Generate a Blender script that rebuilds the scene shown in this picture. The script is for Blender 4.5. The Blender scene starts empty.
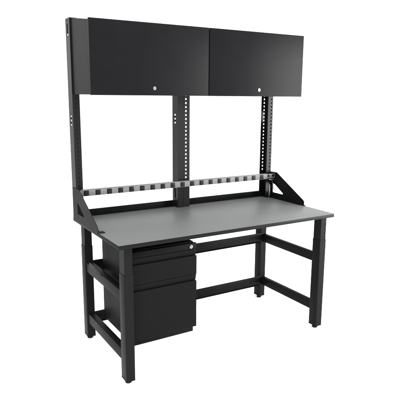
import bpy, bmesh, math, random
from mathutils import Matrix, Vector

S = 0.0254                      # everything below is measured in inches
scene = bpy.context.scene
col = scene.collection
random.seed(4)

# ------------------------------------------------------------------ materials
def metal_paint(name, rgb, rough, spec, bump=0.05, grain=900.0, var=0.12):
    """powder-coated sheet steel: fine orange peel, slight wear in gloss and tone"""
    m = bpy.data.materials.new(name); m.use_nodes = True
    n = m.node_tree.nodes; l = m.node_tree.links
    b = n['Principled BSDF']
    tc = n.new('ShaderNodeTexCoord')
    big = n.new('ShaderNodeTexNoise'); big.inputs['Scale'].default_value = 7.0; big.inputs['Detail'].default_value = 5.0
    fine = n.new('ShaderNodeTexNoise'); fine.inputs['Scale'].default_value = grain; fine.inputs['Detail'].default_value = 2.0
    l.new(tc.outputs['Object'], big.inputs['Vector']); l.new(tc.outputs['Object'], fine.inputs['Vector'])
    mr = n.new('ShaderNodeMapRange')
    mr.inputs['To Min'].default_value = rough - 0.05; mr.inputs['To Max'].default_value = rough + 0.05
    l.new(big.outputs['Fac'], mr.inputs['Value']); l.new(mr.outputs['Result'], b.inputs['Roughness'])
    mx = n.new('ShaderNodeMix'); mx.data_type = 'RGBA'
    mx.inputs['A'].default_value = (*[c * (1 - var) for c in rgb], 1)
    mx.inputs['B'].default_value = (*[c * (1 + var) for c in rgb], 1)
    l.new(big.outputs['Fac'], mx.inputs['Factor']); l.new(mx.outputs['Result'], b.inputs['Base Color'])
    bp = n.new('ShaderNodeBump'); bp.inputs['Strength'].default_value = bump; bp.inputs['Distance'].default_value = 0.0006
    l.new(fine.outputs['Fac'], bp.inputs['Height']); l.new(bp.outputs['Normal'], b.inputs['Normal'])
    b.inputs['Specular IOR Level'].default_value = spec
    return m

def bare_metal(name, rgb, rough, metallic=1.0):
    m = metal_paint(name, rgb, rough, 0.5, 0.02, 1500.0, 0.06)
    m.node_tree.nodes['Principled BSDF'].inputs['Metallic'].default_value = metallic
    return m

M_FRAME  = metal_paint('frame black powder coat', (0.0040, 0.0040, 0.0042), 0.46, 0.026)
M_POST   = metal_paint('upright charcoal powder coat', (0.0046, 0.0046, 0.0048), 0.36, 0.07)
M_CAB    = metal_paint('cabinet black powder coat', (0.0040, 0.0040, 0.0044), 0.38, 0.024)
M_DRAWER = metal_paint('drawer black powder coat', (0.0026, 0.0026, 0.0027), 0.45, 0.024)
M_DARK   = metal_paint('plain black plastic', (0.003, 0.003, 0.003), 0.5, 0.08)  # own black of the outlets, strip bolts and keyholes
M_TOP    = metal_paint('grey laminate', (0.064, 0.0672, 0.0663), 0.42, 0.085, 0.03, 1400.0, 0.05)
# laminate: a fine speckle of lighter and darker grains in the decor layer
_n = M_TOP.node_tree.nodes; _l = M_TOP.node_tree.links; _b = _n['Principled BSDF']
_sp = _n.new('ShaderNodeTexVoronoi'); _sp.inputs['Scale'].default_value = 420.0
_l.new(_n['Texture Coordinate'].outputs['Object'], _sp.inputs['Vector'])
_bw = _n.new('ShaderNodeSeparateColor'); _l.new(_sp.outputs['Color'], _bw.inputs['Color'])
_mr = _n.new('ShaderNodeMapRange'); _mr.inputs['To Min'].default_value = 0.86; _mr.inputs['To Max'].default_value = 1.14
_l.new(_bw.outputs['Red'], _mr.inputs['Value'])
_vm = _n.new('ShaderNodeVectorMath'); _vm.operation = 'SCALE'
_src = _b.inputs['Base Color'].links[0].from_socket
_l.new(_src, _vm.inputs[0]); _l.new(_mr.outputs['Result'], _vm.inputs['Scale']); _l.new(_vm.outputs['Vector'], _b.inputs['Base Color'])
M_EDGE   = metal_paint('dark grey edge band', (0.0042, 0.0043, 0.0044), 0.45, 0.03)
M_STRIP  = metal_paint('anodised strip', (0.095, 0.095, 0.095), 0.5, 0.05, 0.02, 1200.0, 0.06)
M_SOCK   = metal_paint('outlet pin slots', (0.016, 0.016, 0.016), 0.5, 0.1)
M_CHROME = bare_metal('nickel lock', (0.19, 0.187, 0.182), 0.36)
M_STEEL  = bare_metal('zinc bolt', (0.22, 0.22, 0.22), 0.35)
M_CORD   = metal_paint('grey cord', (0.06, 0.06, 0.06), 0.45, 0.25)
M_RUBBER = metal_paint('foot rubber', (0.004, 0.004, 0.004), 0.6, 0.1)
M_FLOOR  = metal_paint('white studio floor', (0.90, 0.90, 0.90), 0.7, 0.1, 0.0, 300.0, 0.005)

# ------------------------------------------------------------------ mesh helpers
def link(name, me, mat, parent=None):
    o = bpy.data.objects.new(name, me); col.objects.link(o)
    if mat is not None and not me.materials: me.materials.append(mat)
    if parent is not None: o.parent = parent
    return o

class MB:
    """collects shapes (inches) into one mesh"""
    def __init__(self): self.bm = bmesh.new()
    def _add(self, src):
        me = bpy.data.meshes.new('t'); src.to_mesh(me); src.free()
        self.bm.from_mesh(me); bpy.data.meshes.remove(me)
    def box(self, x0, x1, y0, y1, z0, z1, bev=0.06, seg=2):
        b = bmesh.new(); bmesh.ops.create_cube(b, size=1.0)
        for v in b.verts:
            v.co = Vector(((x0 + x1) / 2 + v.co.x * (x1 - x0), (y0 + y1) / 2 + v.co.y * (y1 - y0), (z0 + z1) / 2 + v.co.z * (z1 - z0)))
        bev = min(bev, 0.45 * min(x1 - x0, y1 - y0, z1 - z0))
        if bev > 0: bmesh.ops.bevel(b, geom=list(b.edges), offset=bev, segments=seg, affect='EDGES', profile=0.5)
        self._add(b); return self
    def cyl(self, c, axis, r, h, n=28, bev=0.0, r2=None):
        b = bmesh.new()
        bmesh.ops.create_cone(b, cap_ends=True, segments=n, radius1=r, radius2=r if r2 is None else r2, depth=h)
        if bev > 0:
            es = [e for e in b.edges if abs(e.verts[0].co.z - e.verts[1].co.z) < 1e-6]
            bmesh.ops.bevel(b, geom=es, offset=bev, segments=2, affect='EDGES')
        R = {'z': Matrix(), 'y': Matrix.Rotation(math.pi / 2, 4, 'X'), 'x': Matrix.Rotation(math.pi / 2, 4, 'Y')}[axis]
        b.transform(Matrix.Translation(c) @ R); self._add(b); return self
    def prism(self, pts, plane, a, t, holes=(), bev=0.02):
        """2-D outline with holes, in plane 'xz' / 'yz' / 'xy', filled and given thickness t from coordinate a upwards"""
        cu = bpy.data.curves.new('c', 'CURVE'); cu.dimensions = '2D'; cu.fill_mode = 'BOTH'
        for loop in [pts] + list(holes):
            sp = cu.splines.new('POLY'); sp.points.add(len(loop) - 1); sp.use_cyclic_u = True
            for p, q in zip(sp.points, loop): p.co = (q[0], q[1], 0, 1)
        bev = min(bev, t * 0.3)
        cu.extrude = t / 2 - bev; cu.bevel_depth = bev; cu.bevel_resolution = 0; cu.offset = -bev
        o = bpy.data.objects.new('c', cu); col.objects.link(o)
        dg = bpy.context.evaluated_depsgraph_get(); dg.update()
        me = bpy.data.meshes.new_from_object(o.evaluated_get(dg))
        col.objects.unlink(o); bpy.data.objects.remove(o); bpy.data.curves.remove(cu)
        m = a + t / 2
        for v in me.vertices:
            u, w, d = v.co
            v.co = {'xz': (u, m + d, w), 'yz': (m + d, u, w), 'xy': (u, w, m + d)}[plane]
        b = bmesh.new(); b.from_mesh(me); bpy.data.meshes.remove(me)
        bmesh.ops.remove_doubles(b, verts=b.verts, dist=1e-4)
        bmesh.ops.recalc_face_normals(b, faces=b.faces)
        self._add(b); return self
    def perforated(self, a, b, z0, z1, y, t, hx, hw, hh, zs):
        """upright strip in the xz plane with one column of square holes"""
        bm = bmesh.new()
        X = [a, hx - hw / 2, hx + hw / 2, b]; Z = [z0]
        for z in zs: Z += [z - hh / 2, z + hh / 2]
        Z.append(z1); V = {}
        def vert(i, j, k):
            if (i, j, k) not in V: V[i, j, k] = bm.verts.new((X[i], y + k * t, Z[j]))
            return V[i, j, k]
        solid = lambda i, j: 0 <= i < 3 and 0 <= j < len(Z) - 1 and not (i == 1 and j % 2 == 1)
        for i in range(3):
            for j in range(len(Z) - 1):
                if not solid(i, j): continue
                c = [(i, j), (i + 1, j), (i + 1, j + 1), (i, j + 1)]
                bm.faces.new([vert(*q, 0) for q in c]); bm.faces.new([vert(*q, 1) for q in reversed(c)])
                for e, (di, dj) in enumerate(((0, -1), (1, 0), (0, 1), (-1, 0))):
                    if not solid(i + di, j + dj):
                        p, q = c[e], c[(e + 1) % 4]
                        bm.faces.new([vert(*q, 0), vert(*p, 0), vert(*p, 1), vert(*q, 1)])
        bmesh.ops.recalc_face_normals(bm, faces=bm.faces)
        self._add(bm); return self
    def tube(self, pts, r, n=10):
        """round tube along a smooth path"""
        P = [Vector(p) for p in pts]; path = []
        for i in range(len(P) - 1):
            p0 = P[max(i - 1, 0)]; p1 = P[i]; p2 = P[i + 1]; p3 = P[min(i + 2, len(P) - 1)]
            for k in range(8):
                t = k / 8
                path.append(0.5 * (2 * p1 + (p2 - p0) * t + (2 * p0 - 5 * p1 + 4 * p2 - p3) * t * t + (3 * p1 - p0 - 3 * p2 + p3) * t ** 3))
        path.append(P[-1]); b = bmesh.new(); rings = []; up = Vector((0.3, 1, 0.2)).normalized()
        for i, q in enumerate(path):
            d = (path[min(i + 1, len(path) - 1)] - path[max(i - 1, 0)]).normalized()
            a = d.cross(up).normalized(); c = d.cross(a)
            rings.append([b.verts.new(q + r * (math.cos(2 * math.pi * j / n) * a + math.sin(2 * math.pi * j / n) * c)) for j in range(n)])
        for A, B in zip(rings, rings[1:]):
            for j in range(n): b.faces.new((A[j], A[(j + 1) % n], B[(j + 1) % n], B[j]))
        b.faces.new(rings[0]); b.faces.new(rings[-1])
        bmesh.ops.recalc_face_normals(b, faces=b.faces)
        for f in b.faces: f.smooth = True
        self._add(b); return self
    def build(self, name, mat, parent=None):
        bm = self.bm; bm.transform(Matrix.Scale(S, 4))
        if parent is not None:                      # parts hang in their thing's own space
            off = Vector((0, 0, 0)); q = parent
            while q is not None: off += q.location; q = q.parent
            bm.transform(Matrix.Translation(-off))
        me = bpy.data.meshes.new(name); bm.to_mesh(me); bm.free()
        for p in me.polygons: p.use_smooth = True
        o = link(name, me, mat, parent)
        me.set_sharp_from_angle(angle=math.radians(35))
        return o

def thing(name, label, cat, loc, group=None):
    o = bpy.data.objects.new(name, None); col.objects.link(o)
    o.location = Vector(loc) * S; o.empty_display_size = 0.05
    o['label'] = label; o['category'] = cat
    if group: o['group'] = group
    bpy.context.view_layer.update()
    return o

def rect(cx, cz, w, h): return [(cx - w / 2, cz - h / 2), (cx + w / 2, cz - h / 2), (cx + w / 2, cz + h / 2), (cx - w / 2, cz + h / 2)]
def slot(cx, cz, w, h, n=6):
    r = w / 2; out = []
    for k in range(n + 1):
        a = math.pi + math.pi * k / n; out.append((cx + r * math.cos(a), cz - h / 2 + r + r * math.sin(a)))
    for k in range(n + 1):
        a = math.pi * k / n; out.append((cx + r * math.cos(a), cz + h / 2 - r + r * math.sin(a)))
    return out

# ------------------------------------------------------------------ setting
fl = MB()
v = [fl.bm.verts.new(c) for c in ((-4000, -4000, 0), (4000, -4000, 0), (4000, 4000, 0), (-4000, 4000, 0))]; fl.bm.faces.new(v)
floor = fl.build('floor', M_FLOOR); floor['kind'] = 'structure'

# ------------------------------------------------------------------ workbench
W, D, H, T = 60.0, 29.7, 32.0, 0.95
bench = thing('workbench', 'black steel workbench with grey top, four telescoping legs and tall slotted uprights',
              'workbench', (30, 14.8, 0))
top = MB().box(0, W, 0, D, H - T, H - 0.07, 0.03).build('tabletop', M_EDGE, bench)
MB().box(0.02, W - 0.02, 0.02, D - 0.02, H - 0.07, H, 0.03).build('laminate', M_TOP, top)

LX = ((1.45, 3.5), (56.5, 58.55)); LY = ((1.0, 3.8), (25.95, 28.7))
for ix, (x0, x1) in enumerate(LX):
    for iy, (y0, y1) in enumerate(LY):
        xc, yc = (x0 + x1) / 2, (y0 + y1) / 2
        m = MB()
        holes = [slot(xc + .2, z, 0.2, 0.2) for z in (7.9, 19.6)]
        m.prism([(x0 + .1, 0.95), (x1 - .1, 0.95), (x1 - .1, 25.0), (x0 + .1, 25.0)], 'xz', y0, 0.1, holes, 0.015)
        m.box(x0, x0 + 0.1, y0 + .02, y1 - .02, 0.95, 25.0, 0.04)
        m.box(x1 - 0.1, x1, y0 + .02, y1 - .02, 0.95, 25.0, 0.04)
        m.box(x0 + .1, x1 - .1, y1 - 0.1, y1, 0.95, 25.0, 0.03)
        m.box(x0 - 0.03, x1 + 0.03, y0 - 0.03, y1 + 0.03, 0.8, 0.97, 0.04)          # end cap
        leg = m.build('leg', M_FRAME, bench)
        a = 0.09
        m = MB()
        holes = [slot(xc + .35, 25.7 + k * 1.15, 0.17, 0.3) for k in range(4)] if ix else []
        m.prism([(x0 + a + .08, 14.0), (x1 - a - .08, 14.0), (x1 - a - .08, H - T), (x0 + a + .08, H - T)], 'xz', y0 + a, 0.1, holes, 0.015)
        for xs in (x0 + a, x1 - a - .08):
            sh = [slot(yc, 25.7 + k * 1.15, 0.2, 0.34) for k in range(4)] if iy else []
            m.prism([(y0 + a + .02, 14.0), (y1 - a - .02, 14.0), (y1 - a - .02, H - T), (y0 + a + .02, H - T)], 'yz', xs, 0.08, sh, 0.015)
        m.box(x0 + a + .08, x1 - a - .08, y1 - a - .1, y1 - a, 14.0, H - T, 0.02)
        m.build('inner_post', M_FRAME, leg)
        MB().cyl((xc, y0 - 0.03, 24.35), 'y', 0.15, 0.07, 14, 0.02).build('bolt', M_FRAME, leg)
        f = MB()
        f.cyl((xc, yc, 0.22), 'z', 0.72, 0.44, 28, 0.08).cyl((xc, yc, 0.62), 'z', 0.28, 0.5, 16)
        f.build('foot', M_RUBBER, leg)

def side_stretcher(x_out, x_in, z0, z1):
    """rail between a front and a rear leg, closed rectangular tube"""
    y0, y1 = LY[0][1], LY[1][0]; t = 0.1; lo, hi = min(x_out, x_in), max(x_out, x_in)
    m = MB()
    m.box(lo, hi, y0, y1, z0, z1, 0.09, 3)
    return m.build('side_stretcher', M_FRAME, bench)
for z0, z1 in ((18.5, 20.9), (4.8, 7.3)):
    s = side_stretcher(1.7, 3.3, z0, z1)
    if z0 > 10: MB().box(1.62, 1.695, 15.2, 23.5, z1 - 0.4, z1 + 0.8, 0.03).build('splice_plate', M_FRAME, s)
    s = side_stretcher(58.1, 57.0, z0, z1)

for z0, z1 in ((18.2, 21.2), (4.4, 7.5)):
    m = MB(); t = 0.09
    m.box(LX[0][1] - 1.0, LX[1][0] + 1.0, 25.85 - t, 25.85, z0 + 0.5, z1, 0.03)
    m.box(LX[0][1], LX[1][0], 25.85, 26.05, z1 - t, z1 - .003, 0.03)
    m.box(LX[0][1], LX[1][0], 25.855, 27.2, z0, z0 + t, 0.03)
    m.box(LX[0][1], LX[1][0], 27.2, 27.2 + t, z0, z0 + 1.2, 0.03)
    m.build('rear_stretcher', M_FRAME, bench)

# rear rail standing on the tabletop between the uprights
m = MB(); m.box(1.75, 28.0, 29.0, 29.1, H + .003, H + 1.6, 0.03).box(1.75, 28.0, 28.3, 29.0, H + .003, H + 0.1, 0.03)
m.box(1.75, 28.0, 29.1, 29.5, H + 1.5, H + 1.597, 0.03)
m.box(31.7, 58.1, 29.0, 29.1, H + .003, H + 1.6, 0.03).box(31.7, 58.1, 28.3, 29.0, H + .003, H + 0.1, 0.03)
m.box(31.7, 58.1, 29.1, 29.5, H + 1.5, H + 1.597, 0.03)
m.build('back_rail', M_FRAME, bench)

# uprights: folded channels with a column of square holes in each flange and slots in the web
UZ0, UZ1, UY0, UY1 = H + 0.004, 79.1, 26.4, 29.4
HOLES = [40.2 + k * 1.04 for k in range(35)]
def upright(web_x, side, front_w, front_hole, back_w, back_hole):
    t = 0.09; m = MB(); s = side
    lo = web_x if s > 0 else web_x - t
    webs = [slot((UY0 + UY1) / 2 + 0.05, z, 0.75, 3.0) for z in (35.8, 55.9, 76.5)]
    webs += [slot((UY0 + UY1) / 2 + .05, z, 0.5, 0.6) for z in (78.5,)]
    m.prism([(UY0, UZ0), (UY1, UZ0), (UY1, UZ1), (UY0, UZ1)], 'yz', lo, t, webs, 0.015)
    for yy, w, h in ((UY0, front_w, front_hole), (UY1 - t, back_w, back_hole)):
        a, b = sorted((web_x + s * t, web_x + s * w))
        m.perforated(a, b, UZ0, UZ1, yy, t, web_x + s * h, 0.44, 0.46, HOLES)
    a, b = sorted((web_x + s * t, web_x + s * min(front_w, back_w)))
    m.box(a, b, UY0 + t, UY1 - t, UZ0, UZ0 + t, 0.02)
    if front_w > 3:                                                         # joining lip of the wide centre post
        m.box(web_x + s * 1.72, web_x + s * 1.80, UY0 - 0.03, UY0, UZ0, UZ1, 0.01)
        m.box(web_x + s * front_w - t, web_x + s * front_w, UY0 + t, UY0 + 0.7, UZ0, UZ1, 0.02)
    return m.build('upright', M_POST, bench)
upright(0.02, 1, 1.75, 0.85, 2.4, 0.5)
upright(28.02, 1, 3.65, 2.5, 1.75, 0.85)
upright(59.85, -1, 1.75, 0.6, 2.0, 0.95)

# side brackets
for x, s in ((-0.13, 1), (60.005, -1)):
    outline = [(29.0, H - .5), (28.7, 39.7), (23.9, 39.8), (23.3, 39.5), (11.9, 33.4), (11.6, 33.0), (11.6, 32.2), (12.0, H - .3), (15.5, H - .5)]
    cut = [(25.6, 36.3), (24.5, 36.1), (20.7, 33.9), (20.9, 33.6), (25.4, 33.6)]
    m = MB(); m.prism(outline, 'yz', x, 0.125, [cut], 0.02)
    a, b = (0.0, 0.75) if s > 0 else (59.25, 60.0)
    m.box(a, b, 12.6, 26.2, H + .003, H + 0.1, 0.03)
    a, b = (0.0, 1.3) if s > 0 else (59.6, 60.0)
    m.box(a, b, 10.9, 12.4, H + .003, H + 0.22, 0.06)
    a, b = (0.0, 0.55) if s > 0 else (59.45, 60.0)
    m.box(a, b, 23.9, 26.2, 39.5, 39.6, 0.03)
    m.build('side_bracket', M_FRAME, bench)

# ------------------------------------------------------------------ overhead cabinets
def cabinet(x0, x1, label, outer):
    t = thing('overhead_cabinet', label, 'cabinet', ((x0 + x1) / 2, 26.3, 61.8), 'overhead cabinets')
    z0, z1, y0, y1 = 61.95, 77.4, 15.0, 26.3
    m = MB()
    prof = [(y0, z0), (y1, z0), (y1, 79.0), (15.6, 77.5), (y0, 77.42)]
    m.prism(prof, 'yz', x0 + 0.03, 0.09, (), 0.02); m.prism(prof, 'yz', x1 - 0.12, 0.09, (), 0.02)
    m.box(x0 + .12, x1 - .12, y0, y1, z0, z0 + .09, 0.02)
    m.box(x0 + .12, x1 - .12, y0 + .4, y1, z1 - .35, z1 - .26, 0.02)
    m.box(x0 + .12, x1 - .12, y1 - .09, y1, z0 + .09, z1 - .35, 0.02)
    m.build('body', M_CAB, t)
    d = MB().box(x0, x1, 14.2, 14.97, 61.8, 77.66, 0.07, 3).build('door', M_CAB, t)
    xl = (x0 + x1) / 2 + 0.25
    m = MB().cyl((xl, 14.13, 63.42), 'y', 0.42, 0.16, 32, 0.05).cyl((xl, 14.04, 63.42), 'y', 0.29, 0.06, 28, 0.015)
    k = m.build('lock', M_CHROME, d)
    MB().box(xl - 0.035, xl + 0.035, 14.0, 14.03, 63.25, 63.59, 0.0).build('keyhole', M_DARK, k)
cabinet(0.31, 29.87, 'darker black overhead cabinet, above the drawer pedestal, its side panel showing', -1)
cabinet(30.13, 59.69, 'black overhead cabinet above the open leg space, its door shading to grey', 1)

# ------------------------------------------------------------------ drawer pedestal
ped = thing('drawer_pedestal', 'black steel pedestal with two drawers below a lock rail, hung beneath the worktop', 'drawer unit', (12.1, 12.5, 7.4))
m = MB()
m.box(4.45, 19.6, 3.7, 21.8, 7.4, 29.35, 0.05)
m.box(5.2, 6.4, 5.0, 21.0, 29.35, H - T - .003, 0.03).box(17.6, 18.8, 5.0, 21.0, 29.35, H - T - .003, 0.03)
m.build('body', M_DRAWER, ped)
X0, X1, YF, YB = 4.15, 20.0, 2.85, 3.69
def drawer(z0, zs, z1):
    """front panel up to zs, then a pull that leans back behind the panel's top edge"""
    prof = [(YB, z0), (YF + .05, z0), (YF, z0 + .06), (YF, zs - .03), (YF + .03, zs), (YF + .11, zs), (YF + .13, zs - .5), (YF + .50, zs - .5),
            (YF + .50, zs - .1), (YF + .16, z1 - .22), (YF + .10, z1 - .06), (YF + .12, z1), (YB, z1)]
    return MB().prism(prof, 'yz', X0, X1 - X0, (), 0.012).build('drawer', M_DRAWER, ped)
drawer(21.75, 26.2, 27.66); drawer(8.9, 20.2, 21.65)
rail = MB().box(X0, X1, YF + .02, YB, 27.78, 29.15, 0.06).build('lock_rail', M_DRAWER, ped)
k = MB().cyl((18.5, YF - .02, 28.42), 'y', 0.43, 0.3, 32, 0.05).cyl((18.5, YF - .19, 28.42), 'y', 0.29, 0.06, 28, 0.015).build('lock', M_CHROME, rail)
MB().box(18.46, 18.54, YF - .24, YF - .215, 28.24, 28.60, 0.0).build('keyhole', M_DARK, k)

# ------------------------------------------------------------------ outlet strip
st = thing('outlet_strip', 'long light grey strip with a row of black square outlets fixed between the side brackets', 'power strip', (30, 25, 38))
m = MB(); m.box(0.9, 57.2, 24.5, 25.9, 37.92, 39.42, 0.08).box(57.2, 59.98, 24.6, 24.72, 38.1, 39.4, 0.04).box(0.02, 0.9, 24.6, 24.72, 38.1, 39.4, 0.04)
strip = m.build('housing', M_STRIP, st)
outs = []
for k in range(19):
    x = 1.9 + 2.948 * k; z = 38.67
    if k == 0:
        m = MB().box(x - .64, x + .64, 24.44, 24.5 - .002, z - .63, z + .63, 0.03)
        o0 = m.build('outlet', M_DARK, st)
        s0 = MB().box(x - .3, x - .2, 24.42, 24.438, z - .05, z + .32, 0).box(x + .2, x + .3, 24.42, 24.438, z - .05, z + .27, 0).cyl((x, 24.43, z - .28), 'y', .13, .018, 14).build('socket', M_SOCK, o0)
    else:
        o = o0.copy(); col.objects.link(o); o.parent = st; o.location.x = o0.location.x + 2.948 * k * S
        s = s0.copy(); col.objects.link(s); s.parent = o
for x in (57.5, 59.2):
    MB().cyl((x, 24.5, 38.85), 'y', 0.42, 0.22, 6, 0.03).build('bolt', M_DARK, st)
MB().box(58.0, 59.2, 24.0, 24.9, 37.6, 37.9, 0.06).build('clip', M_STEEL, st)
cord = MB().tube([(58.9, 24.8, 37.7), (59.2, 24.6, 36.6), (59.3, 24.3, 35.2), (59.5, 23.7, 34.4), (59.3, 23.2, 34.3), (59.0, 23.6, 34.9), (58.8, 24.4, 35.6)], 0.075).build('cord', M_CORD, st)
MB().box(58.5, 58.85, 25.2, 25.6, 32.6, 36.2, 0.1).build('plug', M_CORD, cord)

# ------------------------------------------------------------------ light
world = bpy.data.worlds.new('World'); scene.world = world; world.use_nodes = True
bg = world.node_tree.nodes['Background']; bg.inputs['Color'].default_value = (1, 1, 1, 1); bg.inputs['Strength'].default_value = 1.9

def softbox(name, loc, target, w, h, energy):
    li = bpy.data.lights.new(name, 'AREA'); li.shape = 'RECTANGLE'; li.size = w * S; li.size_y = h * S; li.energy = energy
    o = bpy.data.objects.new(name, li); col.objects.link(o)
    o.location = Vector(loc) * S
    d = (Vector(target) - Vector(loc)).normalized(); o.rotation_euler = d.to_track_quat('-Z', 'Y').to_euler()
    return o
softbox('key_softbox', (180, -76, 55), (55, 15, 62), 82, 110, 720)
softbox('rear_softbox', (-62, 225, 125), (0, 28, 60), 60, 110, 10)
softbox('top_softbox', (20, -40, 190), (30, 10, 0), 220, 220, 520)
softbox('floor_fill', (-70, -45, 22), (12, 8, 0), 50, 40, 120)  # added fill lamp, lifts the shade on the floor under the pedestal

# ------------------------------------------------------------------ camera
cam = bpy.data.cameras.new('Camera'); co = bpy.data.objects.new('Camera', cam); col.objects.link(co); scene.camera = co
yaw, pitch, roll = math.radians(31.158), math.radians(-11.306), math.radians(0.378)
fwd = Vector((math.sin(yaw) * math.cos(pitch), math.cos(yaw) * math.cos(pitch), math.sin(pitch)))
right = Vector((math.cos(yaw), -math.sin(yaw), 0)); up = right.cross(fwd)
r2 = right * math.cos(roll) + up * math.sin(roll); u2 = up * math.cos(roll) - right * math.sin(roll)
R = Matrix((r2, u2, -fwd)).transposed()
co.matrix_world = Matrix.Translation(Vector((-37.579, -93.692, 61.489)) * S) @ R.to_4x4()
cam.sensor_width = 36.0; cam.lens = 36.0 * 513.859 / 400.0; cam.clip_end = 500.0; cam.clip_start = 0.05

scene.view_settings.view_transform = 'Standard'; scene.view_settings.look = 'None'
scene.view_settings.exposure = 0.0; scene.view_settings.gamma = 1.0
